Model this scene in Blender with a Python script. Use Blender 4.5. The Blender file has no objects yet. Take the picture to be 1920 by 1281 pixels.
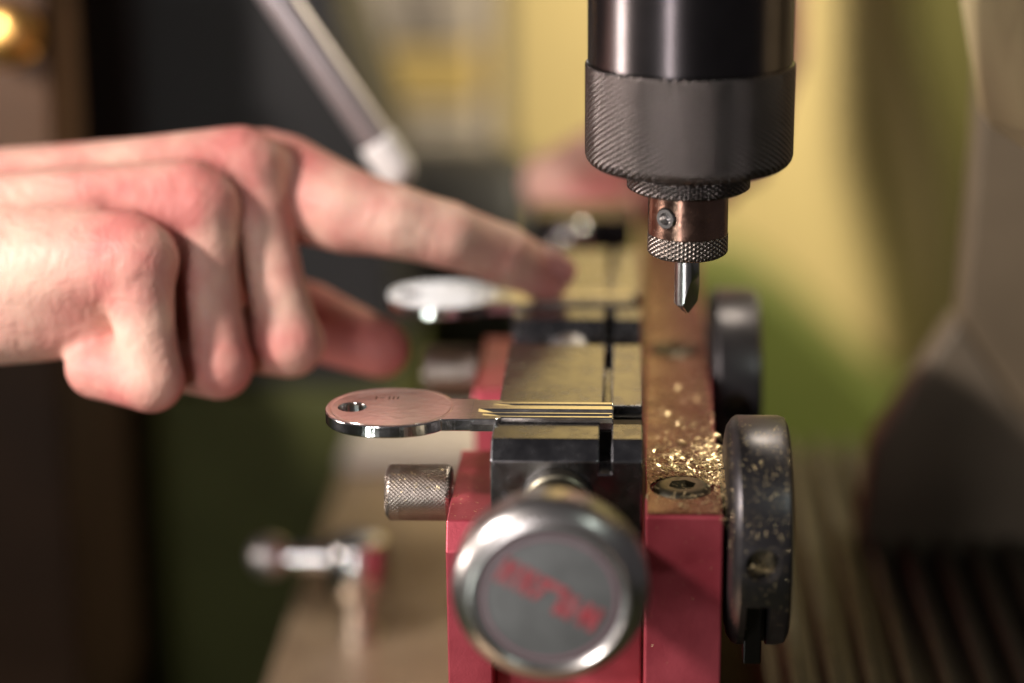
import bpy, bmesh, math, random
import numpy as np
from mathutils import Vector, Matrix, Euler
R = math.radians
MM = 0.001
scene = bpy.context.scene

# ------------------------------------------------------------------ camera
PITCH, YAW = R(17.5), R(1.2)
cd = bpy.data.cameras.new('camera')
cam = bpy.data.objects.new('camera', cd)
scene.collection.objects.link(cam)
scene.camera = cam
cam.location = Vector((20.1, -429.1, 151.1)) * MM
cam.rotation_euler = (R(90) - PITCH, 0, YAW)
cd.sensor_width = 36.0
cd.lens = 4100 / 1920 * 36.0
cd.shift_x = -140 / 1920
cd.clip_start = 0.01
cd.clip_end = 20
cd.dof.use_dof = True
cd.dof.focus_distance = 0.455
cd.dof.aperture_fstop = 3.7
cd.dof.aperture_blades = 0

# ------------------------------------------------------------------ world and lamps
world = bpy.data.worlds.new('World')
scene.world = world
world.use_nodes = True
bg = world.node_tree.nodes['Background']
bg.inputs[0].default_value = (0.95, 0.88, 0.92, 1)
bg.inputs[1].default_value = 0.06

def area(name, loc, target, size, power, col, sy=None, spread=180):
    l = bpy.data.lights.new(name, 'AREA')
    l.shape = 'RECTANGLE' if sy else 'DISK'
    l.size = size * MM
    if sy: l.size_y = sy * MM
    l.energy = power
    l.color = col
    l.spread = R(spread)
    o = bpy.data.objects.new(name, l)
    scene.collection.objects.link(o)
    o.location = Vector(loc) * MM
    d = Vector(target) - Vector(loc)
    o.rotation_euler = d.to_track_quat('-Z', 'Y').to_euler()
    return o

area('work_lamp', (-345, -200, 250), (-40, 40, 0), 44, 3.5, (1.0, 0.91, 0.85))
area('strip_lamp', (-172, -450, 70), (20, 0, 10), 36, 0.8, (1.0, 0.93, 0.92), sy=330)
area('side_lamp', (-420, -45, 5), (20, 5, 60), 80, 0.7, (1.0, 0.88, 0.80))
area('rail_fill_lamp', (75, 150, 250), (34, 0, -12), 30, 0.025, (1.0, 0.90, 0.74), spread=40)  # added lamp, lifts the rail chips out of the jaws' shadow
area('wall_lamp', (330, 470, 330), (120, 800, -90), 80, 7.6, (1.0, 0.89, 0.66))
area('key_reflection_lamp', (-98, 625, 157), (-30, 80, 0), 78, 0.025, (1.0, 0.95, 0.92), sy=54)  # unseen lamp behind, sized so the rear key head alone mirrors it
area('tube_lamp', (260, -260, 300), (10, -20, -10), 24, 0.12, (0.86, 1.0, 0.90))
area('low_tube_lamp', (-200, -330, -120), (0, -40, -20), 22, 0.16, (0.90, 1.0, 0.93))

# ------------------------------------------------------------------ render look
scene.render.engine = 'CYCLES'
scene.cycles.use_denoising = True
scene.cycles.max_bounces = 8
scene.cycles.sample_clamp_indirect = 6
scene.view_settings.view_transform = 'Standard'
scene.view_settings.look = 'None'
scene.view_settings.exposure = 0
scene.view_settings.gamma = 1

# ------------------------------------------------------------------ materials
def mat(name, col, metal=0.0, rough=0.5, var=0.0, vscale=60, bump=0.0, bscale=300, rvar=0.0, col2=None, sss=0, coat=0, spec=None, aniso=0):
    m = bpy.data.materials.new(name)
    m.use_nodes = True
    nt = m.node_tree
    b = nt.nodes['Principled BSDF']
    b.inputs['Base Color'].default_value = (*col, 1)
    b.inputs['Metallic'].default_value = metal
    b.inputs['Roughness'].default_value = rough
    if coat: b.inputs['Coat Weight'].default_value = coat
    if spec is not None: b.inputs['Specular IOR Level'].default_value = spec
    if aniso: b.inputs['Anisotropic'].default_value = aniso
    tc = nt.nodes.new('ShaderNodeTexCoord')
    if var > 0 or col2:
        n = nt.nodes.new('ShaderNodeTexNoise'); n.inputs['Scale'].default_value = vscale; n.inputs['Detail'].default_value = 6
        nt.links.new(tc.outputs['Object'], n.inputs['Vector'])
        r = nt.nodes.new('ShaderNodeValToRGB')
        c2 = col2 or tuple(c * (1 - var) for c in col)
        r.color_ramp.elements[0].color = (*c2, 1); r.color_ramp.elements[0].position = 0.32
        r.color_ramp.elements[1].color = (*col, 1); r.color_ramp.elements[1].position = 0.62
        nt.links.new(n.outputs['Fac'], r.inputs['Fac'])
        nt.links.new(r.outputs['Color'], b.inputs['Base Color'])
    if rvar > 0:
        n2 = nt.nodes.new('ShaderNodeTexNoise'); n2.inputs['Scale'].default_value = vscale * 2.3; n2.inputs['Detail'].default_value = 7
        nt.links.new(tc.outputs['Object'], n2.inputs['Vector'])
        mr = nt.nodes.new('ShaderNodeMapRange')
        mr.inputs['From Min'].default_value = 0.3; mr.inputs['From Max'].default_value = 0.7
        mr.inputs['To Min'].default_value = max(0.03, rough - rvar); mr.inputs['To Max'].default_value = min(1, rough + rvar)
        nt.links.new(n2.outputs['Fac'], mr.inputs['Value'])
        nt.links.new(mr.outputs['Result'], b.inputs['Roughness'])
    if bump > 0:
        n3 = nt.nodes.new('ShaderNodeTexNoise'); n3.inputs['Scale'].default_value = bscale; n3.inputs['Detail'].default_value = 5
        nt.links.new(tc.outputs['Object'], n3.inputs['Vector'])
        bp = nt.nodes.new('ShaderNodeBump'); bp.inputs['Strength'].default_value = bump; bp.inputs['Distance'].default_value = 0.0002
        nt.links.new(n3.outputs['Fac'], bp.inputs['Height'])
        nt.links.new(bp.outputs['Normal'], b.inputs['Normal'])
    if sss:
        b.inputs['Subsurface Weight'].default_value = sss
        b.inputs['Subsurface Radius'].default_value = (1.0, 0.35, 0.2)
        b.inputs['Subsurface Scale'].default_value = 0.003
    return m

M = {}
M['nickel'] = mat('nickel', (0.82, 0.78, 0.74), 1, 0.15, var=0.08, vscale=300, bump=0.03, bscale=600, rvar=0.04)
M['nickel_edge'] = mat('nickel_edge', (0.76, 0.74, 0.73), 1, 0.15, bump=0.22, bscale=500, rvar=0.05)
M['stamp'] = mat('stamp', (0.20, 0.13, 0.11), 1, 0.5)
M['jaw'] = mat('jaw', (0.235, 0.232, 0.245), 1, 0.24, var=0.08, vscale=110, bump=0.02, bscale=600, rvar=0.08)
M['red'] = mat('red', (0.54, 0.09, 0.12), 0.58, 0.37, col2=(0.29, 0.03, 0.045), vscale=48, bump=0.25, bscale=2500, rvar=0.07)
M['knob_brass'] = mat('knob_brass', (0.90, 0.52, 0.16), 1, 0.32)
M['rail'] = mat('rail', (0.215, 0.12, 0.078), 0.9, 0.27, col2=(0.155, 0.055, 0.032), vscale=110, bump=0.25, bscale=1500, rvar=0.10)  # oily brown with the yellow wall's reflection mixed into the colour
M['black_steel'] = mat('black_steel', (0.085, 0.076, 0.078), 1, 0.25, var=0.15, vscale=150)
M['wheel'] = mat('wheel', (0.09, 0.083, 0.086), 0.9, 0.34, var=0.15, vscale=120, bump=0.05, bscale=900, rvar=0.04)
M['knurl'] = mat('knurl', (0.105, 0.09, 0.086), 1, 0.24)
M['knurl_mid'] = mat('knurl_mid', (0.22, 0.185, 0.165), 1, 0.32)
M['knurl_light'] = mat('knurl_light', (0.36, 0.31, 0.27), 1, 0.36, var=0.3, vscale=250, rvar=0.06)
M['copper'] = mat('copper', (0.34, 0.20, 0.15), 1, 0.24, var=0.3, vscale=180, bump=0.2, bscale=700, rvar=0.08)
M['bright_steel'] = mat('bright_steel', (0.62, 0.60, 0.59), 1, 0.22, var=0.1, vscale=300, bump=0.1, bscale=700)
M['satin_steel'] = mat('satin_steel', (0.42, 0.38, 0.39), 0.6, 0.36, var=0.1, vscale=60)
M['cap_glare'] = mat('cap_glare', (0.94, 0.92, 0.91), 0.0, 0.25)  # white stands for lamp glare on the polished steel tip
M['old_steel'] = mat('old_steel', (0.22, 0.20, 0.15), 1, 0.38, var=0.4, vscale=300)
M['dull_steel'] = mat('dull_steel', (0.50, 0.47, 0.46), 1, 0.42, var=0.2, vscale=150)
M['dark_steel'] = mat('dark_steel', (0.05, 0.045, 0.04), 1, 0.4, var=0.4, vscale=400)
M['chrome'] = mat('chrome', (0.58, 0.55, 0.535), 1, 0.30, var=0.1, vscale=200)
M['label'] = mat('label', (0.18, 0.185, 0.185), 0.35, 0.42, var=0.2, vscale=180)
M['label_ring'] = mat('label_ring', (0.30, 0.17, 0.20), 0.3, 0.4)
M['print_red'] = mat('print_red', (0.40, 0.05, 0.065), 0.1, 0.5, col2=(0.34, 0.12, 0.13), vscale=260)
M['brass'] = mat('brass', (0.94, 0.74, 0.42), 0.7, 0.28, var=0.25, vscale=900)
M['base'] = mat('base', (0.40, 0.30, 0.20), 0.55, 0.42, col2=(0.28, 0.20, 0.13), vscale=60, bump=0.3, bscale=500, rvar=0.1)
M['pale'] = mat('pale', (0.62, 0.55, 0.50), 0.3, 0.45, var=0.1)
M['rib'] = mat('rib', (0.045, 0.036, 0.024), 0, 0.42, var=0.3, vscale=90, bump=0.3, spec=0.3)
M['green'] = mat('green', (0.12, 0.145, 0.035), 0, 0.45, var=0.12, vscale=25)
M['dark_green'] = mat('dark_green', (0.04, 0.048, 0.014), 0, 0.7, spec=0.06, var=0.2, vscale=25)
M['yellow'] = mat('yellow', (0.66, 0.52, 0.25), 0, 0.5, var=0.06, vscale=12)
M['cream'] = mat('cream', (0.40, 0.32, 0.175), 0, 0.42, col2=(0.31, 0.24, 0.13), vscale=45, bump=0.2, bscale=300)
M['cream_edge'] = mat('cream_edge', (0.66, 0.50, 0.42), 0, 0.5, var=0.1)
M['column'] = mat('column', (0.20, 0.15, 0.095), 0, 0.5, var=0.2, vscale=30)
M['column_dark'] = mat('column_dark', (0.19, 0.15, 0.105), 0, 0.5, var=0.2, vscale=30)
M['black'] = mat('black', (0.012, 0.011, 0.012), 0, 0.55, var=0.3, vscale=20)
M['cabinet'] = mat('cabinet', (0.085, 0.09, 0.028), 0, 0.6, var=0.2, vscale=25, spec=0.2)
M['shaded_wood'] = mat('shaded_wood', (0.022, 0.010, 0.004), 0, 0.6, var=0.3, vscale=20, spec=0.2)  # darkened wood for the shaded lower part of the post
M['olive'] = mat('olive', (0.075, 0.068, 0.02), 0, 0.6, var=0.2, vscale=15, spec=0.2)
M['wood'] = mat('wood', (0.10, 0.046, 0.019), 0, 0.5, col2=(0.05, 0.023, 0.009), vscale=18)
M['box_pale'] = mat('box_pale', (0.52, 0.45, 0.39), 0, 0.6, var=0.1)
M['box_grey'] = mat('box_grey', (0.36, 0.31, 0.28), 0, 0.6, var=0.1)
M['box_yellow'] = mat('box_yellow', (0.62, 0.45, 0.17), 0, 0.6, var=0.1)
M['nail'] = mat('nail', (0.72, 0.36, 0.36), 0, 0.28, sss=0.15)

def skin_mat():
    m = bpy.data.materials.new('skin'); m.use_nodes = True
    nt = m.node_tree; b = nt.nodes['Principled BSDF']
    at = nt.nodes.new('ShaderNodeAttribute'); at.attribute_name = 'redness'
    tc = nt.nodes.new('ShaderNodeTexCoord')
    n = nt.nodes.new('ShaderNodeTexNoise'); n.inputs['Scale'].default_value = 70; n.inputs['Detail'].default_value = 7
    nt.links.new(tc.outputs['Object'], n.inputs['Vector'])
    ad = nt.nodes.new('ShaderNodeMath'); ad.operation = 'MULTIPLY_ADD'
    nt.links.new(n.outputs['Fac'], ad.inputs[0]); ad.inputs[1].default_value = 1.25
    nt.links.new(at.outputs['Fac'], ad.inputs[2])
    r = nt.nodes.new('ShaderNodeValToRGB')
    r.color_ramp.elements[0].position = 0.40; r.color_ramp.elements[0].color = (0.63, 0.415, 0.325, 1)
    r.color_ramp.elements[1].position = 1.15; r.color_ramp.elements[1].color = (0.50, 0.17, 0.15, 1)
    nt.links.new(ad.outputs[0], r.inputs['Fac'])
    nt.links.new(r.outputs['Color'], b.inputs['Base Color'])
    b.inputs['Roughness'].default_value = 0.56
    b.inputs['Specular IOR Level'].default_value = 0.35
    b.inputs['Subsurface Weight'].default_value = 0.16
    b.inputs['Subsurface Radius'].default_value = (1.0, 0.32, 0.16)
    b.inputs['Subsurface Scale'].default_value = 0.0025
    n4 = nt.nodes.new('ShaderNodeTexNoise'); n4.inputs['Scale'].default_value = 130; n4.inputs['Detail'].default_value = 3; n4.inputs['Distortion'].default_value = 1.2
    nt.links.new(tc.outputs['Object'], n4.inputs['Vector'])
    b4 = nt.nodes.new('ShaderNodeBump'); b4.inputs['Strength'].default_value = 0.45; b4.inputs['Distance'].default_value = 0.0016
    nt.links.new(n4.outputs['Fac'], b4.inputs['Height'])
    n3 = nt.nodes.new('ShaderNodeTexNoise'); n3.inputs['Scale'].default_value = 420; n3.inputs['Detail'].default_value = 6
    mp = nt.nodes.new('ShaderNodeMapping'); mp.inputs['Scale'].default_value = (1.6, 0.7, 0.7)
    nt.links.new(tc.outputs['Object'], mp.inputs['Vector']); nt.links.new(mp.outputs['Vector'], n3.inputs['Vector'])
    bp = nt.nodes.new('ShaderNodeBump'); bp.inputs['Strength'].default_value = 0.4; bp.inputs['Distance'].default_value = 0.0005
    nt.links.new(b4.outputs['Normal'], bp.inputs['Normal'])
    nt.links.new(n3.outputs['Fac'], bp.inputs['Height']); nt.links.new(bp.outputs['Normal'], b.inputs['Normal'])
    return m
M['skin'] = skin_mat()

# ------------------------------------------------------------------ object helpers (all coordinates in millimetres, world frame)
ORIGIN = {}
def thing(name, label, cat, loc, group=None):
    o = bpy.data.objects.new(name, None)
    scene.collection.objects.link(o)
    o.empty_display_size = 0.005
    o.location = Vector(loc) * MM
    o['label'] = label; o['category'] = cat
    if group: o['group'] = group
    ORIGIN[o] = Vector(loc)
    return o

def tag(o, label, cat, group=None, kind=None):
    o['label'] = label; o['category'] = cat
    if group: o['group'] = group
    if kind: o['kind'] = kind
    return o

def obj(name, bm, material, parent=None, smooth=None, bevel=0, seg=2, origin=None):
    me = bpy.data.meshes.new(name)
    bmesh.ops.recalc_face_normals(bm, faces=bm.faces)
    if parent is not None: org = ORIGIN[parent]
    elif origin is not None: org = Vector(origin)
    else:
        lo = Vector([min(v.co[i] for v in bm.verts) for i in range(3)]); hi = Vector([max(v.co[i] for v in bm.verts) for i in range(3)])
        org = Vector(((lo.x + hi.x) / 2, (lo.y + hi.y) / 2, lo.z))
    for v in bm.verts: v.co = (v.co - org) * MM
    bm.to_mesh(me); bm.free()
    if smooth is not None:
        for p in me.polygons: p.use_smooth = True
        me.set_sharp_from_angle(angle=R(smooth))
    me.materials.append(M[material])
    o = bpy.data.objects.new(name, me)
    scene.collection.objects.link(o)
    ORIGIN[o] = org
    if parent is not None: o.parent = parent
    else: o.location = org * MM
    if bevel:
        b = o.modifiers.new('Bevel', 'BEVEL'); b.width = bevel * MM; b.segments = seg; b.limit_method = 'ANGLE'; b.angle_limit = R(25)
    return o

def copy_tree(o, shift=(0, 0, 0), parent=None, skip=()):
    c = o.copy(); scene.collection.objects.link(c)
    if parent is None: c.location = o.location + Vector(shift) * MM
    else: c.parent = parent
    for ch in list(o.children):
        if ch.name.split('.')[0] not in skip: copy_tree(ch, parent=c, skip=skip)
    return c

def add_box(bm, x0, x1, y0, y1, z0, z1):
    v = [bm.verts.new((x, y, z)) for z in (z0, z1) for y in (y0, y1) for x in (x0, x1)]
    for f in ((0, 2, 3, 1), (4, 5, 7, 6), (0, 1, 5, 4), (2, 6, 7, 3), (0, 4, 6, 2), (1, 3, 7, 5)): bm.faces.new([v[i] for i in f])
def box(*a):
    bm = bmesh.new(); add_box(bm, *a); return bm

def add_prism(bm, pts, axis, a, b):
    """pts: 2D outline; axis 'x': pts=(y,z); 'y': pts=(x,z); 'z': pts=(x,y)"""
    def co(p, t): return (t, p[0], p[1]) if axis == 'x' else (p[0], t, p[1]) if axis == 'y' else (p[0], p[1], t)
    A = [bm.verts.new(co(p, a)) for p in pts]; B = [bm.verts.new(co(p, b)) for p in pts]
    n = len(pts)
    bm.faces.new(A); bm.faces.new(B[::-1])
    for i in range(n): bm.faces.new((A[i], A[(i + 1) % n], B[(i + 1) % n], B[i]))
def prism(*a):
    bm = bmesh.new(); add_prism(bm, *a); return bm

def frame_from(axis):
    w = Vector(axis).normalized()
    u = w.orthogonal().normalized() if abs(w.x) < 0.9 else Vector((0, 1, 0))
    v = w.cross(u).normalized(); u = v.cross(w)
    return u, v, w

def add_lathe(bm, prof, origin, axis=(0, 0, 1), seg=64, caps=True):
    """prof: list of (distance along axis, radius)"""
    u, v, w = frame_from(axis); o = Vector(origin); rings = []
    for t, r in prof:
        if r < 1e-6: rings.append([bm.verts.new(o + w * t)])
        else: rings.append([bm.verts.new(o + w * t + (u * math.cos(2 * math.pi * i / seg) + v * math.sin(2 * math.pi * i / seg)) * r) for i in range(seg)])
    for a, b in zip(rings, rings[1:]):
        for i in range(seg):
            j = (i + 1) % seg
            if len(a) == 1 and len(b) == 1: continue
            if len(a) == 1: bm.faces.new((a[0], b[j], b[i]))
            elif len(b) == 1: bm.faces.new((a[i], a[j], b[0]))
            else: bm.faces.new((a[i], a[j], b[j], b[i]))
    if caps:
        for rg in (rings[0], rings[-1]):
            if len(rg) > 2: bm.faces.new(rg)
def lathe(*a, **k):
    bm = bmesh.new(); add_lathe(bm, *a, **k); return bm

def knurled(prof, origin, axis, n_around, pitch, amp, per=5, single=False, dimple=False, t0=None, t1=None):
    """a turned profile whose surface carries raised diamonds between t0 and t1"""
    u, v, w = frame_from(axis); o = Vector(origin)
    seg = n_around * per
    P = []
    for (ta, ra), (tb, rb) in zip(prof, prof[1:]):
        L = math.hypot(tb - ta, rb - ra); n = max(1, int(L / (pitch / per))) if abs(tb - ta) > 0.2 else 1
        for i in range(n): P.append((ta + (tb - ta) * i / n, ra + (rb - ra) * i / n))
    P.append(prof[-1])
    bm = bmesh.new(); rings = []
    def tri(x): x = x % 1.0; return 1 - abs(2 * x - 1)
    for t, r in P:
        ring = []
        k = 1.0 if (t0 is None or t0 < t < t1) else 0.0
        for i in range(seg):
            a = i / per; s = t / pitch
            if single: h = tri(a + s) - 0.5
            elif dimple:
                colm = math.floor(a + 0.5); fx = (a - colm) * 0.866; fz = (s + 0.5 * (colm % 2) + 0.5) % 1.0 - 0.5
                h = -max(0.0, 1 - (math.hypot(fx, fz) / 0.36) ** 2)
            else: h = min(1.0, 1.35 * min(tri(a + s), tri(a - s))) - 0.5
            rr = r + k * amp * h
            th = 2 * math.pi * i / seg
            ring.append(bm.verts.new(o + w * t + (u * math.cos(th) + v * math.sin(th)) * max(rr, 0.01)))
        rings.append(ring)
    for a, b in zip(rings, rings[1:]):
        for i in range(seg):
            j = (i + 1) % seg; bm.faces.new((a[i], a[j], b[j], b[i]))
    bm.faces.new(rings[0]); bm.faces.new(rings[-1])
    return bm

def boolean(bm, cutters):
    """cut bmeshes away from a bmesh, return the result"""
    tmp = []
    def mk(b):
        bmesh.ops.recalc_face_normals(b, faces=b.faces)
        me = bpy.data.meshes.new('cut'); b.to_mesh(me); b.free()
        o = bpy.data.objects.new('cut', me); scene.collection.objects.link(o); tmp.append(o); return o
    a = mk(bm)
    for c in cutters:
        m = a.modifiers.new('b', 'BOOLEAN'); m.object = mk(c); m.operation = 'DIFFERENCE'; m.solver = 'EXACT'
    dg = bpy.context.evaluated_depsgraph_get()
    out = bmesh.new(); ev = a.evaluated_get(dg); me = ev.to_mesh(); out.from_mesh(me); ev.to_mesh_clear()
    for o in tmp:
        me = o.data; bpy.data.objects.remove(o); bpy.data.meshes.remove(me)
    return out

rng = random.Random(7)
def chip_curl(bm, p, rnd, size=1.0, up=Vector((0, 0, 1)), flat=0.6):
    """one small curled shaving: a bent three-sided tube"""
    L = size * rnd.uniform(0.5, 1.9); w = size * rnd.uniform(0.035, 0.10)
    a = rnd.uniform(0, 2 * math.pi); curl = rnd.uniform(-2.6, 2.6); tilt = rnd.uniform(-0.2, flat)
    u = up.orthogonal().normalized(); v = up.cross(u)
    q = Vector(p) + up * w; rings = []; N = 4
    ang = a
    for i in range(N + 1):
        d = (u * math.cos(ang) + v * math.sin(ang)) * math.cos(tilt) + up * math.sin(tilt)
        s = d.cross(up).normalized(); t = s.cross(d)
        ww = w * (0.5 if i in (0, N) else 1)
        rings.append([bm.verts.new(q + (s * math.cos(k * 2.094) * 1.6 + t * math.sin(k * 2.094) * 0.7) * ww) for k in range(3)])
        q = q + d * (L / N); ang += curl / N; tilt -= 0.12
    for r0, r1 in zip(rings, rings[1:]):
        for k in range(3): bm.faces.new((r0[k], r0[(k + 1) % 3], r1[(k + 1) % 3], r1[k]))
    bm.faces.new(rings[0]); bm.faces.new(rings[-1])

# ================================================================== SETTING
def structure(o): o['kind'] = 'structure'; return o
structure(obj('bench_top', box(-900, 900, -900, 900, -325, -310), 'dark_green', bevel=2))
bed = obj('machine_bed', prism([(-66, -120), (210, -120), (210, 214), (50, 214), (50, 296), (-66, 296)], 'z', -309.8, -120.2), 'dark_green', bevel=3)
tag(bed, 'dark green cast machine bed under the brown plate', 'machine')
base = obj('base_plate', box(-76.5, 40, -90, 304, -120, -110), 'base', bevel=1.2)
tag(base, 'brown metal base plate sprinkled with brass dust under the vises', 'plate')

# yellow panel far behind
wall = obj('back_panel', box(-52, 620, 800, 820, -309.8, 620), 'yellow', bevel=2)
tag(wall, 'yellow panel far behind the cutter', 'panel')
# rounded green block in front of the yellow panel
def rounded(pts, n=5, f=0.35):
    out = []
    m = len(pts)
    for i in range(m):
        a, b, c = (Vector((*pts[k % m], 0)) for k in (i - 1, i, i + 1))
        p, q = b.lerp(a, f), b.lerp(c, f)
        for k in range(n + 1):
            t = k / n; r = p * (1 - t) ** 2 + b * 2 * t * (1 - t) + q * t * t
            out.append((r.x, r.y))
    return out
gc = obj('green_block', prism(rounded([(-40, -309.6), (-40, -215), (10, -182), (76, -166), (112, -192), (151, -232), (194, -268), (206, -290), (206, -309.6)], 4, 0.3), 'y', 730, 790), 'green', bevel=12, seg=4)
tag(gc, 'rounded green block sloping down behind the dials', 'machine')
gp = obj('green_slab', prism(rounded([(212, -309.6), (192, -125), (165, -35), (150, 560), (440, 560), (440, -309.6)], 4, 0.2), 'y', 740, 790), 'olive', bevel=8, seg=3)
tag(gp, 'dark green upright slab beside the brown column', 'post')

# right-hand column
col = thing('machine_column', 'grey-brown machine column with a sloping dark foot', 'column', (140, 165, -120))
obj('shaft', prism([(109.5, 330), (109.5, 32), (107.8, -18.6), (126.4, -45.5), (190, -70), (190, 330)], 'y', 130, 142), 'column', col, bevel=2)
obj('foot', prism([(107.8, -19), (86, -56), (80, -120), (190, -120), (190, -70.5), (126.2, -46)], 'y', 132, 146), 'column_dark', col, bevel=1.5)

# pale guard at the upper right
gd = bmesh.new()
gpts = [(93, 88, 130), (96.6, 88, 72.9), (103.2, 88, 46.0), (104.3, 76, 44.5), (105.7, 40, 47.1), (120, -5, 56), (120, -5, 130)]
A = [gd.verts.new(p) for p in gpts]; B = [gd.verts.new((p[0] + 4.5, p[1] + 4.0, p[2])) for p in gpts]
gd.faces.new(A); gd.faces.new(B[::-1])
for i in range(len(A)): gd.faces.new((A[i], A[(i + 1) % len(A)], B[(i + 1) % len(A)], B[i]))
guard = obj('chip_guard', gd, 'cream', bevel=1.6, seg=3)
tag(guard, 'pale scuffed guard plate with a clipped corner beside the cutter', 'guard')

# ribbed tray
tray = thing('ribbed_tray', 'dark ribbed tray running beside the red rail', 'tray', (120, 80, -120))
obj('tray_floor', box(54, 200, -60, 213, -120, -87.5), 'rib', tray)
rib0 = None
for i in range(15):
    x = 60 + i * 9.2
    if rib0 is None:
        rib0 = obj('rib', prism([(x - 2.9, -87.5), (x - 2.1, -82.6), (x - 1.2, -81.8), (x + 1.2, -81.8), (x + 2.1, -82.6), (x + 2.9, -87.5)], 'y', -58, 211), 'rib', tray, bevel=0.4)
    else:
        c = rib0.copy(); scene.collection.objects.link(c); c.parent = tray; c.location = Vector((i * 9.2, 0, 0)) * MM

# dark things behind the hand
bc = obj('black_cover', prism(rounded([(-176, -96), (-176, 260), (-92, 260), (-80, 40), (-66, -8), (-60, -96)], 3, 0.08), 'y', 300, 380), 'black', bevel=5, seg=3)
tag(bc, 'tall black machine cover behind the hand', 'cover')
cb = obj('green_cabinet', box(-240, -62, 296, 400, -309.8, -96.2), 'cabinet', bevel=4)
tag(cb, 'dark green cabinet under the black cover', 'cabinet')
mh = thing('motor_housing', 'round black motor housing behind the rear key', 'motor', (-42, 420, -309.6))
obj('drum', lathe([(0, 38), (2, 43), (10, 46), (62, 46), (70, 43), (72, 38)], (-92, 436, -86), (1, 0, 0), 48), 'black', mh, smooth=40)
obj('bracket', box(-84, -30, 400, 470, -309.6, -120), 'black', mh, bevel=2)
eb = obj('pale_block', prism([(-76, -110), (-76, -105), (-74, -103), (-30, -103), (-28, -105), (-28, -110)], 'y', 252, 296), 'pale', bevel=1.0)  # pale block raised over the far end of the plate
tag(eb, 'pale block at the far end of the base plate', 'block')
wp = obj('wooden_post', prism(rounded([(-225, -29.8), (-225, 260), (-151, 260), (-151, 40), (-152, -29.8)], 3, 0.1), 'y', 205, 240), 'wood', bevel=3, seg=3)
tag(wp, 'brown wooden post with a golden knob added for its glint', 'post')
dc = obj('shaded_wood_box', box(-260, -150, 188, 300, -309.8, -30), 'shaded_wood', bevel=3)  # added box: shade on the lower post is put into its colour
tag(dc, 'added dark brown box with the shade of the lower post in its colour', 'cabinet')
bk = obj('glint_knob', lathe([(0, 3), (3, 3), (4.5, 6.5), (8, 9.5), (12, 9.5), (15.5, 6.8), (17, 0)], (-160, 205.2, 46), (0, -1, 0), 40), 'knob_brass', smooth=50)  # added knob whose highlight makes the golden glow on the post
tag(bk, 'golden round knob added to the wooden post to catch a highlight', 'knob')
# far storage rack seen between lever and spindle
rack = thing('storage_rack', 'beige storage rack with stacked trays behind the lever', 'rack', (-90, 690, -309.6))
obj('back_board', box(-150, -54, 690, 698, -309.6, 130), 'box_grey', rack)
for k, (z0, z1, m) in enumerate([(-36, 20, 'box_pale'), (-66, -38, 'box_yellow'), (-76, -68, 'box_pale'), (-138, -78, 'box_pale'), (22, 80, 'box_yellow'), (-200, -140, 'box_grey'), (82, 128, 'box_pale')]):
    t = obj('tray', box(-148, -56, 650, 689, z0, z1), m, rack, bevel=2)
    if k in (0, 3): obj('card_holder', box(-92, -66, 648, 649.8, z0 + 8, min(z0 + 36, z1 - 6)), 'box_grey', t)

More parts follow.
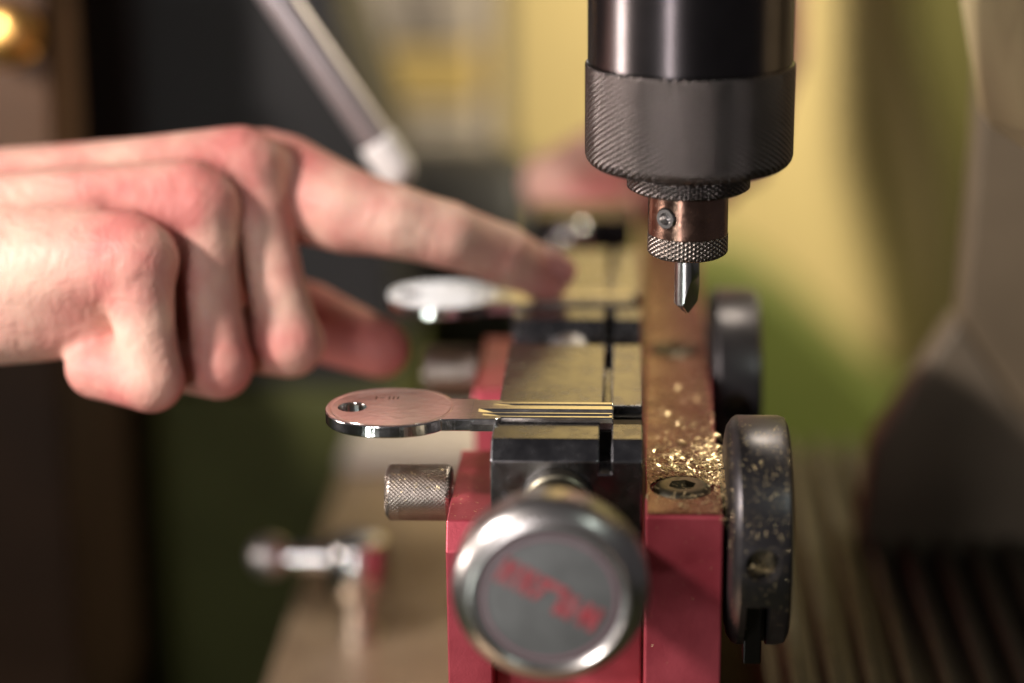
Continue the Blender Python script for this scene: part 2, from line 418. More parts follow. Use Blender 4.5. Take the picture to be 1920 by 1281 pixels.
# ================================================================== VISES
def make_vise(name, label, y, big_knob, group):
    t = thing(name, label, 'vise', (3, y, -109.8), group)
    J = lambda pts: [(p[0] + y, p[1]) for p in pts]
    # red cheek and floor
    obj('side_cheek', prism(J([(-10, -20), (32, -20), (32, -109.8), (-13, -109.8), (-13, -25.8)]), 'x', -17.7, -8.35), 'red', t, bevel=0.35)
    obj('body_floor', box(-8.3, 22.9, y - 4, y + 32, -109.8, -46), 'red', t, bevel=0.5)
    # front jaw, sawn into two tongues
    fj = prism(J([(-3.3, -1), (-12.6, -1), (-16.1, -4.5), (-16.1, -41), (-3.3, -41)]), 'x', -8.0, 22.7)
    fj = boolean(fj, [box(13.9, 16.4, y - 30, y + 5, -7.2, 5)])
    obj('front_jaw', fj, 'jaw', t, bevel=0.3)
    rj = prism(J([(8.3, -1), (51, -1), (51, -22), (8.3, -22)]), 'x', -7.7, 22.7)
    rj = boolean(rj, [box(14.35, 16.15, y, y + 60, -7.2, 5)])
    obj('rear_jaw', rj, 'jaw', t, bevel=0.3)
    obj('key_seat', prism(J([(-3.25, -2.75), (-1.2, -2.75), (-1.2, -3.6), (1.4, -3.6), (1.4, -2.75), (4.4, -2.75), (4.4, -3.5), (6, -3.5), (6, -2.75), (8.25, -2.75), (8.25, -30), (-3.25, -30)]), 'x', -6.5, 22.6), 'dark_steel', t, bevel=0.1)
    obj('jaw_carrier', box(-7.5, 22.6, y - 3.2, y + 48, -45.9, -30.2), 'dark_steel', t)
    obj('jaw_web', box(-7.3, 22.5, y + 8.6, y + 46, -30.1, -22.1), 'dark_steel', t)
    # knurled side knob with pin
    obj('side_knob', knurled([(0, 4.9), (0.6, 5.7), (1.0, 5.95), (13.2, 5.95), (13.8, 5.6), (14.2, 4.8)], (-32, y + 8, -20.9 - 4.8 + 4.8), (1, 0, 0), 44, 0.95, 0.34, per=4), 'knurl_light', t, smooth=60)
    obj('side_knob_shaft', lathe([(0, 3.2), (0.6, 3.2)], (-18.2, y + 8, -22.5), (1, 0, 0), 24), 'dull_steel', t, smooth=40)
    ax = Vector((0, -math.cos(R(1.5)), -math.sin(R(1.5))))
    o0 = Vector((5.6, y - 16.2, -13.4))
    if big_knob:
        sh = obj('clamp_shaft', lathe([(0, 7.4), (3.0, 7.4), (3.6, 6.6), (26, 6.6), (28, 8.5), (32, 11.5)], o0, ax, 48), 'old_steel', t, smooth=35)
        kb = obj('clamp_knob', lathe([(30, 11), (31.5, 15), (33.5, 17.0), (35.5, 18.2), (41, 18.4), (42.4, 18.0), (43.8, 17.0), (44.9, 15.5), (45.2, 14.6), (44.9, 14.2), (44.3, 13.9), (44.2, 13.6), (44.1, 0)], o0, ax, 96), 'chrome', t, smooth=40)
        lb = obj('label_disc', lathe([(44.25, 13.3), (44.5, 13.3), (44.55, 13.0), (44.6, 0)], o0, ax, 72), 'label', kb, smooth=40)
        obj('label_ring', lathe([(44.62, 12.6), (44.72, 12.6), (44.72, 12.0), (44.62, 12.0)], o0, ax, 72, caps=False), 'label_ring', kb)
        # worn red print on the label: thick strokes set on a slant
        right = Vector((1, 0, 0)); up = right.cross(ax).normalized()
        if up.z < 0: up = -up
        ca, sa = math.cos(R(-29)), math.sin(R(-29))
        bmp = bmesh.new()
        def stroke(a, b, w):
            a, b = Vector(a), Vector(b); d = (b - a).normalized(); n = Vector((-d.y, d.x)) * w / 2
            q = [a - n, b - n, b + n, a + n]; f = []; g = []
            for p in q:
                x, yy = p.x * ca - p.y * sa, p.x * sa + p.y * ca
                c = o0 + right * x + up * yy
                f.append(bmp.verts.new(c + ax * 44.62)); g.append(bmp.verts.new(c + ax * 44.74))
            bmp.faces.new(f); bmp.faces.new(g[::-1])
            for i in range(4): bmp.faces.new((f[i], f[(i + 1) % 4], g[(i + 1) % 4], g[i]))
        for x in (-10.2, -8.4, -6.4, -4.6): stroke((x, -1.6), (x, 3.6), 1.1)
        stroke((-10.2, 3.3), (-8.4, 0.2), 0.9); stroke((-6.4, 0.9), (-4.6, 0.9), 0.9)
        stroke((-3.2, 2.6), (2.4, 2.6), 1.5); stroke((-2.9, -1.4), (-1.7, 2.2), 1.1)
        for x in (2.2, 4.4, 7.2, 9.4): stroke((x, -2.2), (x, 2.9), 1.2)
        stroke((2.4, 0.2), (4.2, 2.6), 0.9); stroke((2.4, 0.2), (4.2, -2.0), 0.9); stroke((7.2, -1.8), (9.4, 2.4), 0.9); stroke((4.9, 0.4), (6.8, 0.4), 1.0)
        obj('printed_lettering', bmp, 'print_red', kb)
    else:
        obj('clamp_screw', lathe([(0, 5.2), (6.2, 5.2), (7.2, 4.4), (7.4, 0)], o0 + Vector((0, 0, 4.5)), (0, -1, 0), 40), 'dull_steel', t, smooth=35)
    return t
make_vise('key_vise', 'front steel key vise with red body and big round chrome knob', 0, True, 'key vises on the carriage')
DY = 84.0
make_vise('key_vise', 'blurred rear steel key vise under the pointing finger', DY, False, 'key vises on the carriage')

# ================================================================== RAIL with screws
rail = thing('carriage_rail', 'long red metal rail with brownish top strewn with brass chips', 'rail', (31, 90, -109.8))
rb = prism([(23.3, -12.4), (38.8, -12.4), (38.8, -109.8), (23.3, -109.8)], 'y', -25.8, 225)
rb = boolean(rb, [lathe([(0, 6.6), (4, 6.6)], (30.9, y, -13.2), (0, 0, 1), 48) for y in (-10.8, DY - 2)])
obj('rail_body', rb, 'red', rail, bevel=0.7)
rs = boolean(box(23.75, 38.35, -24.9, 224, -12.38, -12.0), [lathe([(0, 6.6), (4, 6.6)], (30.9, y, -13.2), (0, 0, 1), 48) for y in (-10.8, DY - 2)])
obj('oil_reflection_strip', rs, 'rail', rail, bevel=0.12)  # added strip: oily top plus the wall's reflection, both put into its brown
def hexpts(cx, cy, r): return [(cx + r * math.cos(k * math.pi / 3 + 0.3), cy + r * math.sin(k * math.pi / 3 + 0.3)) for k in range(6)]
for y in (-10.8, DY - 2):
    sc_ = lathe([(0, 5.9), (0.9, 5.9), (1.5, 5.3), (1.75, 4.3), (1.75, 0)], (30.9, y, -13.15), (0, 0, 1), 48)
    sc_ = boolean(sc_, [prism(hexpts(30.9, y, 2.9), 'z', -12.6, -9)])
    s = obj('cap_screw', sc_, 'old_steel', rail, smooth=35)

# ================================================================== WHEELS
def make_wheel(y, label, dx=0):
    t = thing('slotted_dial', label, 'dial', (46, y, -46), 'slotted steel dials beside the rail')
    c = (0, y - 7.6, -22.4); r = 23.7
    body = lathe([(39.8, 19.5), (40.2, 21.6), (41.2, 23.1), (42.2, r), (50.6, r), (51.9, 23.3), (52.6, 22.0), (52.7, 20.5)], c, (1, 0, 0), 128)
    sl = box(43.5, 48.3, y - 45, y - 12, -60, -30)
    hole = lathe([(-2, 2.9), (8, 2.9), (9, 0)], (46.6, y - 34, -20.6), (0, 1, 0.02), 32)
    cone = lathe([(-1, 4.6), (3.6, 3.0)], (46.6, y - 33.2, -20.6), (0, 1, 0.02), 32)
    body = boolean(body, [sl, hole, cone])
    obj('wheel_disc', body, 'wheel', t, smooth=30)
    obj('hub', lathe([(38.85, 7), (39.9, 7)], c, (1, 0, 0), 32), 'dark_steel', t, smooth=40)
    obj('set_screw', lathe([(9.0, 2.85), (6.6, 2.85), (6.1, 2.4), (6.1, 1.6), (7.8, 1.4), (7.8, 0)], (46.6, y - 34, -20.6), (0, 1, 0.02), 24), 'old_steel', t, smooth=40)
    obj('locking_tongue', box(42.9 + 0.7, 47.2, y - 21, y - 15, -46.8, -30.3), 'black_steel', t, bevel=0.3)
    t.location.x += dx * MM
    return t
make_wheel(0, 'dark slotted steel dial with a set screw, speckled with brass chips, in front')
make_wheel(DY + 11, 'blurred dark steel dial farther along the red rail', -0.8)

# ================================================================== KEYS
def make_key(y, label, dx=0):
    t = thing('key_blank', label, 'key', (-14, y + 2.8, -2.7), 'uncut keys clamped in the vises')
    yc = y + 2.8
    hx, hy, ra, rbx = -30.1, yc + 1.0, 13.7, 12.4
    # bow outline: superellipse flowing into the neck
    pts = []
    for k in range(96):
        a = 2 * math.pi * k / 96
        c, s = math.cos(a), math.sin(a)
        e = 2 / 2.15
        x = hx + ra * math.copysign(abs(c) ** e, c); yy = hy + rbx * math.copysign(abs(s) ** e, s)
        if x > -21.5 and abs(yy - yc) < 6.7: continue
        pts.append((x, yy, a))
    # order from lower neck corner round the left to the upper neck corner
    pts = sorted(((a if a > 0 else a + 2 * math.pi), x, yy) for x, yy, a in pts)
    outline = [(x, yy) for a, x, yy in pts]
    outline = outline + [(-16.0, yc - 6.6), (-12.0, yc - 6.6), (-12.0, yc + 6.6), (-15.6, yc + 6.7)]
    # the two neck ends join the bow at the gap around a = 0
    bow = prism(outline, 'z', -2.7, -0.05)
    bow = boolean(bow, [lathe([(-6, 3.05), (6, 3.05)], (-38.2, yc + 0.7, 0), (0, 0, 1), 40)])
    o = obj('bow', bow, 'nickel_edge', t, bevel=0.28, seg=3)
    # polished face, very slightly dished, with a fine rim
    def fdist(k): return k
    face = bmesh.new()
    n = 96; rings = []
    ex = 2 / 2.15
    for f, z in ((0.965, -0.2), (0.955, 0.0), (0.925, 0.02), (0.905, -0.06), (0.7, -0.07), (0.4, -0.08)):
        ring = []
        for k in range(n):
            a = 2 * math.pi * k / n; c, s = math.cos(a), math.sin(a)
            ring.append(face.verts.new((hx + f * ra * math.copysign(abs(c) ** ex, c), hy + f * rbx * math.copysign(abs(s) ** ex, s), z)))
        rings.append(ring)
    for a, b in zip(rings, rings[1:]):
        for k in range(n): face.faces.new((a[k], a[(k + 1) % n], b[(k + 1) % n], b[k]))
    face.faces.new(rings[-1]); face.faces.new(rings[0])
    face = boolean(face, [lathe([(-6, 3.05), (6, 3.05)], (-38.2, yc + 0.7, 0), (0, 0, 1), 40)])
    obj('bow_face', face, 'nickel', o, smooth=30)
    # faint worn stamp
    st = bmesh.new()
    for (x, w, d) in ((-34.0, 0.45, 1.9), (-33.0, 1.1, 0.4), (-31.2, 0.45, 2.0), (-30.3, 0.45, 2.0), (-29.4, 0.4, 1.8)):
        add_box(st, x, x + w, yc + 6.6 - d / 2, yc + 6.6 + d / 2, -0.085, -0.04)
    obj('stamped_mark', st, 'stamp', o)
    # blade: grooves milled along its length
    prof = [(-5.35, -1.1), (-5.2, -0.15), (-5.0, 0.0), (-4.2, 0.0), (-4.0, -0.55), (-3.0, -0.6), (-2.7, 0.0), (-2.1, 0.0), (-1.8, -1.0), (-0.2, -1.05), (0.15, 0.0), (2.3, 0.0), (2.55, -0.45), (3.2, -0.45), (3.45, 0.0), (4.6, 0.0), (4.85, -0.2), (5.1, -1.1)]
    start = {4: -10.5, 5: -10.5, 8: -11.5, 9: -11.5, 12: -8.0, 13: -8.0}
    ends = {4: 15.6, 5: 15.6}
    xs = [-12.9, -11.5, -10.5, -9.5, -8.5, -7.6, -7.2, -6.6, -5.2, -4.0, -3, 0, 5, 10, 14.5, 15.2, 15.8, 16.4, 16.65]
    bl = bmesh.new(); rows = []
    for x in xs:
        row = []
        for i, (py, pz) in enumerate(prof):
            z = pz
            if i in start and x < start[i] + 7.5: z = pz * max(0, min(1, (x - start[i]) / 7.5))
            if i in ends and x > ends[i]: z = pz * 0.3
            if x > 16.6: z -= 0.25
            sc = 1.25 if x < -7.5 else 1.2 if x < -7 else 1.0
            if i in (0, 1, 2, 15, 16, 17): py = py * sc
            row.append(bl.verts.new((x, yc + py, z - 0.02)))
        row.append(bl.verts.new((x, yc + 5.1 * sc, -2.68))); row.append(bl.verts.new((x, yc - 5.35 * sc, -2.68)))
        rows.append(row)
    m = len(rows[0])
    for a, b in zip(rows, rows[1:]):
        for i in range(m): bl.faces.new((a[i], a[(i + 1) % m], b[(i + 1) % m], b[i]))
    bl.faces.new(rows[0]); bl.faces.new(rows[-1])
    obj('blade', bl, 'nickel', t, bevel=0.07, seg=2)
    t.location.x += dx * MM
    return t
make_key(0, 'oval-headed silver key blank with a round hole in the front vise')
make_key(DY + 0.5, 'blurred silver key under the fingertip in the rear vise', 4.0)

# ================================================================== CUTTER SPINDLE
SX, SY, SZ = 31.95, 14.0, -1.9
sp = thing('cutter_spindle', 'black vertical cutter spindle with knurled collars and pointed bit', 'spindle', (SX, SY, 19.4 + SZ))
obj('quill', lathe([(73.6, 19), (73.7, 20.95), (190, 20.95)], (SX, SY, SZ), (0, 0, 1), 128), 'black_steel', sp, smooth=40)
obj('knurled_collar', knurled([(51.6, 14), (51.8, 18.6), (52.2, 19.9), (52.8, 20.7), (53.6, 21.25), (54.4, 21.5), (73.0, 21.5), (73.5, 21.1), (73.6, 20.0)], (SX, SY, SZ), (0, 0, 1), 136, 1.15, 0.5, per=6, dimple=True, t0=52.4, t1=73.1), 'knurl', sp, smooth=70)
obj('lock_ring', knurled([(46.6, 8.6), (46.8, 11.8), (47.4, 12.8), (50.2, 12.9), (50.6, 12.5), (50.8, 11.5), (51.7, 11.5)], (SX, SY, SZ), (0, 0, 1), 94, 1.0, 0.36, per=6, dimple=True, t0=47.3, t1=50.3), 'knurl', sp, smooth=70)
hold = lathe([(37.4, 8.0), (37.5, 8.35), (46.7, 8.35), (46.8, 8.0)], (SX, SY, SZ), (0, 0, 1), 96)
gd_ = Vector((-0.56, -0.828, 0)).normalized()
gc_ = Vector((SX, SY, 42.0 + SZ)) + gd_ * 8.35
hold = boolean(hold, [lathe([(-3.2, 2.35), (2, 2.35)], gc_, gd_, 32)])
th = obj('tool_holder', hold, 'copper', sp, smooth=35)
gs = lathe([(-3.0, 2.2), (0.1, 2.25), (0.45, 2.0), (0.45, 1.3), (-1.6, 1.15), (-1.6, 0)], gc_, gd_, 32)
obj('grub_screw', gs, 'bright_steel', th, smooth=35)
obj('knurled_ring', knurled([(32.6, 3.0), (32.7, 7.4), (33.2, 8.2), (33.6, 8.45), (37.3, 8.45), (37.45, 8.2)], (SX, SY, SZ), (0, 0, 1), 64, 0.96, 0.40, per=6, dimple=True, t0=33.1, t1=37.35), 'knurl_mid', sp, smooth=70)
bit = lathe([(19.4, 0.0), (19.5, 0.12), (22.0, 2.62), (32.9, 2.62)], (SX, SY, SZ), (0, 0, 1), 64)
# flute: a slanted slice off the right front
p1 = Vector((SX + 2.62, SY, 26.4 + SZ)); d1 = (Vector((SX + 0.25, SY - 0.3, 19.6 + SZ)) - p1).normalized()
n1 = Vector((1, -0.75, 0)); n1 = (n1 - d1 * n1.dot(d1)).normalized(); e1 = n1.cross(d1)
cut = box(-9, 9, -9, 9, 0, 9)
for v in cut.verts: v.co = p1 + d1 * v.co.x + e1 * v.co.y + n1 * v.co.z
bit = boolean(bit, [cut])
obj('cutter_bit', bit, 'bright_steel', sp, smooth=30)

# ================================================================== LEVERS
lv = thing('steel_lever', 'brushed steel lever rod slanting down behind the hand', 'lever', (-46, 120, 18))
d = (Vector((-41.1, 120, 25.1)) - Vector((-68.6, 120, 67.5))).normalized()
e = Vector((-39.4, 120, 22.4))
obj('rod', lathe([(11, 4.5), (230, 4.5)], e, -d, 48), 'satin_steel', lv, smooth=40)
obj('end_cap', lathe([(-2.6, 0), (-2.4, 1.6), (-1.6, 3.2), (0, 4.4), (2.2, 5.0), (10.6, 5.1), (11, 4.7)], e, -d, 48), 'cap_glare', lv, smooth=40)

cl = thing('clamp_lever', 'small chrome ball-ended clamp lever standing on the base plate', 'lever', (-58, 125, -110))
obj('post', lathe([(0, 5.6), (1.4, 5.6), (1.8, 4.8), (13, 4.8)], (-54.5, 125, -110), (0, 0, 1), 40), 'bright_steel', cl, smooth=40)
obj('hub', lathe([(12.5, 5), (13.5, 8.0), (15, 8.8), (27, 8.8), (29, 7.6), (29.6, 5), (29.6, 0)], (-54.5, 125, -110), (0, 0, 1), 48), 'bright_steel', cl, smooth=40)
obj('arm', lathe([(0, 4.0), (11, 3.6)], (-62.5, 124, -86), (-1, 0, 0.02), 32), 'bright_steel', cl, smooth=40)
obj('ball', lathe([(0.0, 2.4)] + [(6 - 6 * math.cos(a), 6 * math.sin(a)) for a in [0.45 + i * (math.pi - 0.45) / 12 for i in range(12)]] + [(12, 0)], (-72.5, 124, -85.8), (-1, 0, 0.02), 40), 'dull_steel', cl, smooth=60)

# tracer block behind the rear vise with its round-headed screw
tb = thing('tracer_block', 'dark tracer block with a round silver screw below the second hand', 'block', (7, 184, -110))
obj('block', prism([(175, -60), (175, -6), (178, -3), (196, -3), (196, -60)], 'x', -8, 21), 'black_steel', tb, bevel=0.8)
obj('stem', box(-4, 18, 176, 195, -109.8, -60.1), 'dark_steel', tb)
obj('round_screw', lathe([(0, 5.6), (2, 5.6), (3.4, 4.6), (4.2, 2.6), (4.4, 0)], (3, 174.9, -8.5), (0, -1, 0), 40), 'bright_steel', tb, smooth=40)

# ================================================================== SHAVINGS
def scatter(name, label, fn, n, seed, size, up=Vector((0, 0, 1)), flat=0.6, mat_='brass'):
    r = random.Random(seed); bm = bmesh.new()
    for _ in range(n):
        q = fn(r)
        if q is None: continue
        p, u = q
        chip_curl(bm, p, r, size * r.uniform(0.5, 1.3), u, flat)
    o = obj(name, bm, mat_)
    tag(o, label, 'shavings', kind='stuff'); return o
Z = Vector((0, 0, 1))
def on_rail(r):
    y = r.gauss(0, 8) if r.random() < 0.78 else r.uniform(-25, 60)
    if y < -25: return None
    x = 23.6 + 15.0 * (r.random() ** 0.75)
    if (x - 30.9) ** 2 + (y + 10.8) ** 2 < 30 and r.random() < 0.75: return None
    return Vector((x, y, -12.0 + 0.5 * r.random() ** 2)), Z
scatter('brass_shavings', 'heap of fine brass shavings on the red rail top', on_rail, 850, 3, 1.25)
def fine_dust(r):
    y = r.gauss(8, 20)
    if y < -24: return None
    return Vector((23.7 + 14.8 * r.random() ** 0.7, y, -12.0)), Z
def on_edge(r): return Vector((r.uniform(23.4, 38.7), -25.8 - 0.02, -12.9 - abs(r.gauss(0, 12)))), Vector((0, -1, 0))
scatter('brass_specks', 'stray brass specks on the red front face of the rail', on_edge, 34, 16, 0.35, flat=0.1)
scatter('brass_dust', 'fine brass dust around the screw on the red rail top', fine_dust, 2200, 13, 0.40, flat=0.2)
def on_floor(r): return Vector((r.uniform(-8, 22.5), r.uniform(-3.8, 0), -46.0)), Z
scatter('brass_dust', 'brass dust on the red vise floor below the chrome knob', on_floor, 60, 14, 0.7, flat=0.3)
def in_gap(r):
    return Vector((r.uniform(38.0, 40.6), r.gauss(-5, 10), -12 - r.random() * 2.0 + 1.2)), Z
scatter('brass_shavings', 'brass shavings packed between the rail and the front dial', in_gap, 420, 4, 0.95)
def on_wheel(r):
    a = r.triangular(R(95), R(215), R(100)) if r.random() < 0.8 else r.uniform(R(80), R(200))
    u = Vector((0, math.cos(a), math.sin(a))); x = r.uniform(42.0, 52)
    if r.random() < 0.25: x = r.uniform(40.3, 42.2)
    rr = 23.7 if x > 42.1 else 22.4
    return Vector((x, -7.6, -22.4)) + u * (rr - 0.02), u
scatter('brass_specks', 'brass specks stuck to the rim of the front dial', on_wheel, 620, 5, 0.44, flat=0.2)
def in_hole(r): return Vector((46.6 + r.gauss(0, 1.6), -29.6 + r.uniform(-0.6, 1.6), -22.6 + r.random() * 0.8)), Z
scatter('brass_shavings', 'brass shavings lodged in the screw hole of the front dial', in_hole, 60, 15, 0.8)
def on_cheek(r): return Vector((r.uniform(-17.2, -9), r.triangular(-10, 25, -9), -20.0)), Z
scatter('brass_specks', 'few brass specks on the red cheek beside the chrome knob', on_cheek, 46, 6, 0.5, flat=0.2)
def on_jaw(r):
    if r.random() < 0.5: return Vector((r.uniform(-7, 22), r.uniform(9, 50), -1.0)), Z
    return Vector((r.uniform(-7, 22), r.choice((r.gauss(8.8, 0.4), r.gauss(-4, 0.5), r.uniform(-12, -4))), -1.0)), Z
scatter('metal_specks', 'tiny bright specks on the front vise jaws', on_jaw, 90, 8, 0.28, flat=0.1, mat_='bright_steel')
def on_base(r):
    x, y = r.uniform(-75, -19), r.triangular(40, 250, 90)
    return Vector((x, y, -110.0)), Z
scatter('brass_dust', 'brass dust scattered over the brown base plate', on_base, 1500, 9, 0.8, flat=0.3)
def on_tray(r):
    x = 60 + 9.2 * r.randint(0, 14) + r.uniform(-1.5, 1.5)
    return Vector((x, r.triangular(-10, 200, 60), -81.8)), Z
scatter('brass_dust', 'brass dust caught along the ribs of the dark tray', on_tray, 420, 10, 0.8, flat=0.3)
def on_knob(r):
    a = r.gauss(R(125), 0.5); u = Vector((0, math.cos(a), math.sin(a)))
    return Vector((r.uniform(-31, -18.5), 8, -20.9)) + u * 6.05, u
scatter('brass_specks', 'brass specks on the knurled side knob of the front vise', on_knob, 60, 11, 0.5, flat=0.15)

# ================================================================== HANDS (signed distance field -> one continuous surface)
def round_cone(G, a, b, ra, rb):
    a = np.array(a, np.float32); b = np.array(b, np.float32); ab = b - a; L2 = float(ab @ ab) + 1e-9
    t = ((G[0] - a[0]) * ab[0] + (G[1] - a[1]) * ab[1] + (G[2] - a[2]) * ab[2]) / L2
    np.clip(t, 0, 1, out=t)
    d = np.sqrt((G[0] - a[0] - t * ab[0]) ** 2 + (G[1] - a[1] - t * ab[1]) ** 2 + (G[2] - a[2] - t * ab[2]) ** 2)
    return d - (ra + (rb - ra) * t)
def smin(a, b, k):
    h = np.clip(k - np.abs(a - b), 0, None) / k
    return np.minimum(a, b) - h * h * k * 0.25
def surface_nets(F, lo, step):
    nx, ny, nz = F.shape
    S = F < 0
    c = [(i, j, k) for i in (0, 1) for j in (0, 1) for k in (0, 1)]
    sl = lambda i, j, k: (slice(i, nx - 1 + i), slice(j, ny - 1 + j), slice(k, nz - 1 + k))
    cnt = sum(S[sl(*q)].astype(np.int8) for q in c)
    act = (cnt > 0) & (cnt < 8)
    idx = np.full(act.shape, -1, np.int64); I = np.argwhere(act); idx[act] = np.arange(len(I))
    acc = np.zeros((len(I), 3)); num = np.zeros(len(I))
    for p in c:
        for ax in range(3):
            if p[ax] == 1: continue
            q = list(p); q[ax] = 1
            fa = F[I[:, 0] + p[0], I[:, 1] + p[1], I[:, 2] + p[2]]; fb = F[I[:, 0] + q[0], I[:, 1] + q[1], I[:, 2] + q[2]]
            m = (fa < 0) != (fb < 0); t = np.where(m, fa / np.where(m, fa - fb, 1), 0)
            pt = np.tile(np.array(p, float), (len(I), 1)); pt[:, ax] += t
            acc[m] += pt[m]; num[m] += 1
    V = (I + acc / num[:, None]) * step + np.array(lo)
    faces = []
    for ax in range(3):
        o1, o2 = [a for a in range(3) if a != ax]
        A = S; s0 = [slice(None)] * 3; s1 = [slice(None)] * 3
        s0[ax] = slice(0, -1); s1[ax] = slice(1, None)
        E = np.argwhere(S[tuple(s0)] != S[tuple(s1)])
        E = E[(E[:, o1] > 0) & (E[:, o2] > 0) & (E[:, o1] < F.shape[o1] - 1) & (E[:, o2] < F.shape[o2] - 1)]
        def at(d1, d2):
            q = E.copy(); q[:, o1] -= d1; q[:, o2] -= d2; return idx[q[:, 0], q[:, 1], q[:, 2]]
        f = np.stack([at(0, 0), at(1, 0), at(1, 1), at(0, 1)], 1)
        flip = S[E[:, 0], E[:, 1], E[:, 2]] ^ (ax == 1)
        f[flip] = f[flip][:, ::-1]
        faces.append(f[(f >= 0).all(1)])
    return V, np.concatenate(faces)

def build_hand(name, parent, lo, hi, step, palm, fingers, tendons, red, kpalm=8, kf=1.4, creases=(), metas=()):
    ax = [np.arange(lo[i], hi[i] + step, step, dtype=np.float32) for i in range(3)]
    G = np.meshgrid(*ax, indexing='ij')
    D = None
    for (a, b, ra, rb) in palm:
        d = round_cone(G, a, b, ra, rb); D = d if D is None else smin(D, d, kpalm)
    for (a, b, ra, rb) in metas: D = smin(D, round_cone(G, a, b, ra, rb), 4.0)
    for (a, b, ra, rb) in tendons: D = smin(D, round_cone(G, a, b, ra, rb), 4.0)
    Ff = None
    for chain in fingers:
        f = None
        for (a, b, ra, rb) in chain:
            d = round_cone(G, a, b, ra, rb); f = d if f is None else smin(f, d, 1.0)
        Ff = f if Ff is None else smin(Ff, f, 0.4)
    D = smin(D, Ff, kf)
    for (a, b, r, k) in creases:
        d = -round_cone(G, a, b, r, r); h = np.clip(k - np.abs(D - d), 0, None) / k
        D = np.maximum(D, d) + h * h * k * 0.25
    V, Fc = surface_nets(D, lo, step)
    org = np.array(ORIGIN[parent])
    me = bpy.data.meshes.new(name)
    me.from_pydata(((V - org) * MM).tolist(), [], Fc.tolist())
    me.update()
    rd = np.zeros(len(V))
    for (p, s, amt) in red: rd += amt * np.exp(-((V - np.array(p)) ** 2).sum(1) / (s * s))
    at = me.attributes.new('redness', 'FLOAT', 'POINT'); at.data.foreach_set('value', rd.astype(np.float32))
    me.polygons.foreach_set('use_smooth', [True] * len(me.polygons))
    me.materials.append(M['skin'])
    o = bpy.data.objects.new(name, me); scene.collection.objects.link(o); o.parent = parent
    ORIGIN[o] = Vector(org)
    sm = o.modifiers.new('Smooth', 'SMOOTH'); sm.factor = 0.5; sm.iterations = 9
    return o

person = thing('person', 'person with bare hands pressing an index finger on the rear key', 'person', (-108, 62, -10))
pM, pP, pD = (-89.6, 35.6, 22.8), (-86.0, 28.6, -2.9), (-99.2, 34.6, -1.8)
rM, rP = (-78.4, 52.8, 30.3), (-73.2, 41.4, -3.7)
mM, mP = (-69.6, 66.6, 36.0), (-58.8, 52.6, -1.7)
iM, iA, iB, iP, iD, iT = (-63.3, 79.1, 29.2), (-46.8, 69.5, 25.9), (-34.6, 66.6, 23.9), (-23.2, 68.6, 20.3), (-11.0, 77.2, 13.2), (-0.1, 86.0, 5.4)
palm = [
        ((-252.2, 65.7, 23.7), (-159.8, 63.8, 17.8), 29.16, 22.36),
        ((-254.1, 48.2, 20.8), (-159.8, 52.1, 15.9), 26.24, 21.38),
        ((-159.8, 52.1, 16.9), (-116.1, 46.3, 15.9), 20.41, 15.55),
        ((-159.8, 65.7, 18.8), (-116.1, 71.6, 19.8), 20.41, 14.58),
        ((-137.5, 40.5, 10.1), (-102.5, 42.4, 10.1), 14.09, 11.18),
        ((-118.0, 63.8, 15.9), (-90.8, 71.6, 15.9), 14.58, 9.72),
        ((-135.5, 77.4, 10.1), (-92.7, 87.1, 8.1), 14.58, 11.66)]
metas = [
        ((-145.2, 44.4, 15.9), pM, 14.58, 9.72),
        ((-145.2, 54.1, 19.8), rM, 15.55, 9.53),
        ((-145.2, 63.8, 20.8), mM, 15.55, 9.72),
        ((-143.3, 75.5, 20.8), iM, 14.58, 11.66)]
tendons = [
        ((-133.6, 50.2, 34.4), (-80.1, 52.1, 37.6), 2.6, 3.6),
        ((-133.6, 61.9, 37.4), (-71.4, 65.7, 42.0), 2.6, 3.8),
        ((-131.6, 71.6, 37.0), (-67.5, 81.3, 39.2), 2.6, 3.5),
        ((-131.6, 41.4, 28.5), (-91.8, 37.6, 29.3), 2.3, 3.4),
        ((-145.2, 46.3, 29.9), (-108.3, 56.0, 35.7), 1.7, 1.5),
        ((-123.9, 36.6, 24.0), (-100.5, 43.4, 32.8), 1.5, 1.3)]
def mid(a, b): return tuple(0.45 * p + 0.55 * q for p, q in zip(a, b))
fingers = [
    [
        (pM, mid(pM, pP), 8.7, 6.7), (mid(pM, pP), pP, 6.7, 7.0),
        (pP, pD, 7.29, 7.19),
        (pD, (-93.7, 48.2, 5.2), 7.19, 6.22)],
    [
        (rM, mid(rM, rP), 8.9, 6.6), (mid(rM, rP), rP, 6.6, 7.1),
        (rP, (-88.9, 52.1, -4.5), 7.68, 7.39),
        ((-88.9, 52.1, -4.5), (-92.7, 59.9, 6.2), 7.39, 6.42)],
    [
        (mM, mid(mM, mP), 9.2, 7.0), (mid(mM, mP), mP, 7.0, 7.5),
        (mP, (-77.2, 63.8, -3.5), 8.07, 7.78),
        ((-77.2, 63.8, -3.5), (-85.0, 69.6, 8.1), 7.78, 6.8)],
    [
        (iM, iA, 12.6, 10.0),
        (iA, iB, 10.0, 8.5),
        (iB, iP, 8.5, 7.8),
        (iP, iD, 7.8, 7.3),
        (iD, iT, 7.39, 6.03)],
    [
        ((-114.1, 83.2, 6.2), (-81.1, 93.0, -1.6), 13.61, 11.18),
        ((-81.1, 93.0, -1.6), (-59.7, 86.2, -6.5), 10.69, 9.33),
        ((-59.7, 86.2, -6.5), (-41.2, 80.3, -11.8), 9.53, 7.39)],
]
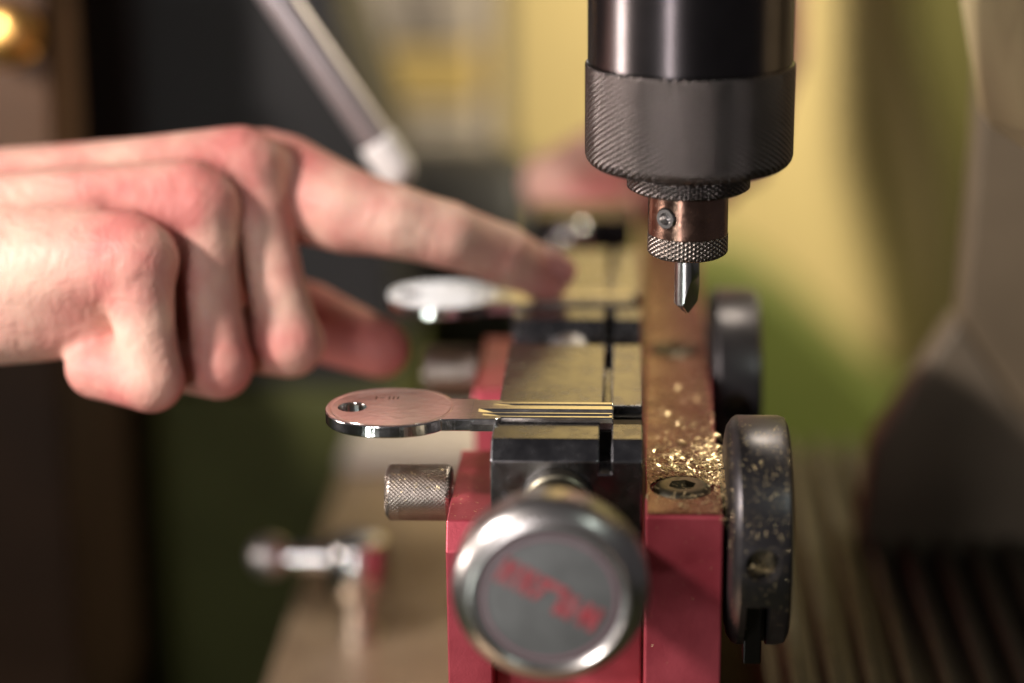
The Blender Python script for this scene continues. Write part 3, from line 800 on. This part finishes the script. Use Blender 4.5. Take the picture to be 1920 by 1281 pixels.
red = [
        ((-89.8, 37.6, 28.0), 13, 0.45),
        ((-78.2, 52.1, 36.3), 11, 0.35),
        ((-69.4, 65.7, 42.1), 11, 0.3),
        ((-0.1, 86.0, 4.4), 12, 0.15),
        ((-41.2, 80.3, -12.3), 18, 0.6),
        ((-99.6, 37.6, -2.8), 9, 0.4),
        ((-86.4, 32.2, -4.0), 9, 0.25),
        ((-72.8, 39.5, -3.1), 9, 0.2),
        ((-58.2, 49.2, -0.6), 9, 0.25),
        ((-63.8, 82.3, 28.4), 14, 0.3),
        ((-67.5, 85.2, -5.5), 20, 0.3)]
creases = [
        ((-114.1, 24.9, -1.6), (-96.6, 30.8, 7.1), 1.4, 3.0),
        ((-118.0, 24.9, 8.1), (-104.4, 24.9, 6.2), 0.8, 2.5)]
hand = build_hand('hand', person, (-258, 8, -36), (16, 122, 66), 1.0, palm, fingers, tendons, red, creases=creases, metas=metas)
# index nail
def nail(c, d, up, L, w, parent):
    d = Vector(d).normalized(); up = Vector(up); up = (up - d * up.dot(d)).normalized(); s = d.cross(up)
    bm = bmesh.new(); g = []; n = 9
    for i in range(n):
        row = []
        for j in range(n):
            a = -1 + 2 * i / (n - 1); b = -1 + 2 * j / (n - 1)
            wd = w * (1 - 0.25 * max(0, a) ** 3 - 0.15 * max(0, -a) ** 3)
            row.append(bm.verts.new(Vector(c) + d * (a * L) + s * (b * wd) + up * (-0.42 * w * b * b - 0.6 * max(0, a) ** 2 + 0.4)))
        g.append(row)
    for i in range(n - 1):
        for j in range(n - 1): bm.faces.new((g[i][j], g[i + 1][j], g[i + 1][j + 1], g[i][j + 1]))
    bmesh.ops.solidify(bm, geom=bm.faces[:], thickness=0.6)
    return obj('fingernail', bm, 'nail', parent, smooth=50)
dv = Vector(iT) - Vector(iD)
nail(Vector(iT) + Vector((3.3, -2.2, 5.3)), dv + Vector((1.5, 0, -1.5)), (0.6, -0.3, 0.75), 5.4, 4.8, hand)

# second hand: thumb and bent fingers behind the tracer block, arm going up behind the spindle
f2 = [
    [((46, 262, 20), (14, 246, 0), 11, 10.5), ((14, 246, 0), (-4, 228, -5), 10.5, 9.6), ((-4, 228, -5), (9, 219, -10), 9.4, 7.8)],
    [((50, 258, 16), (26, 236, -2), 11, 9.6), ((26, 236, -2), (12, 220, -10), 9.2, 8), ((12, 220, -10), (17, 215, -11), 8, 7)],
    [((54, 260, 18), (40, 238, 0), 10.5, 9.5), ((40, 238, 0), (32, 225, -9), 9.2, 8)],
    [((60, 264, 22), (52, 244, 2), 10, 9), ((52, 244, 2), (46, 232, -7), 8.8, 7.6)],
    [((65, 268, 28), (60, 250, 8), 9, 8), ((60, 250, 8), (56, 240, -2), 8, 7)],
]
palm2 = [((46, 262, 22), (50, 274, 88), 13, 17), ((54, 262, 22), (54, 276, 88), 14, 17), ((63, 268, 30), (60, 276, 88), 12, 15), ((54, 278, 92), (56, 304, 190), 22, 28)]
hand2 = build_hand('hand', person, (-22, 200, -24), (96, 336, 212), 1.5, palm2, f2, [], [((9, 219, -7), 12, .35), ((16, 214, -10), 12, .5)], kpalm=10, kf=5)
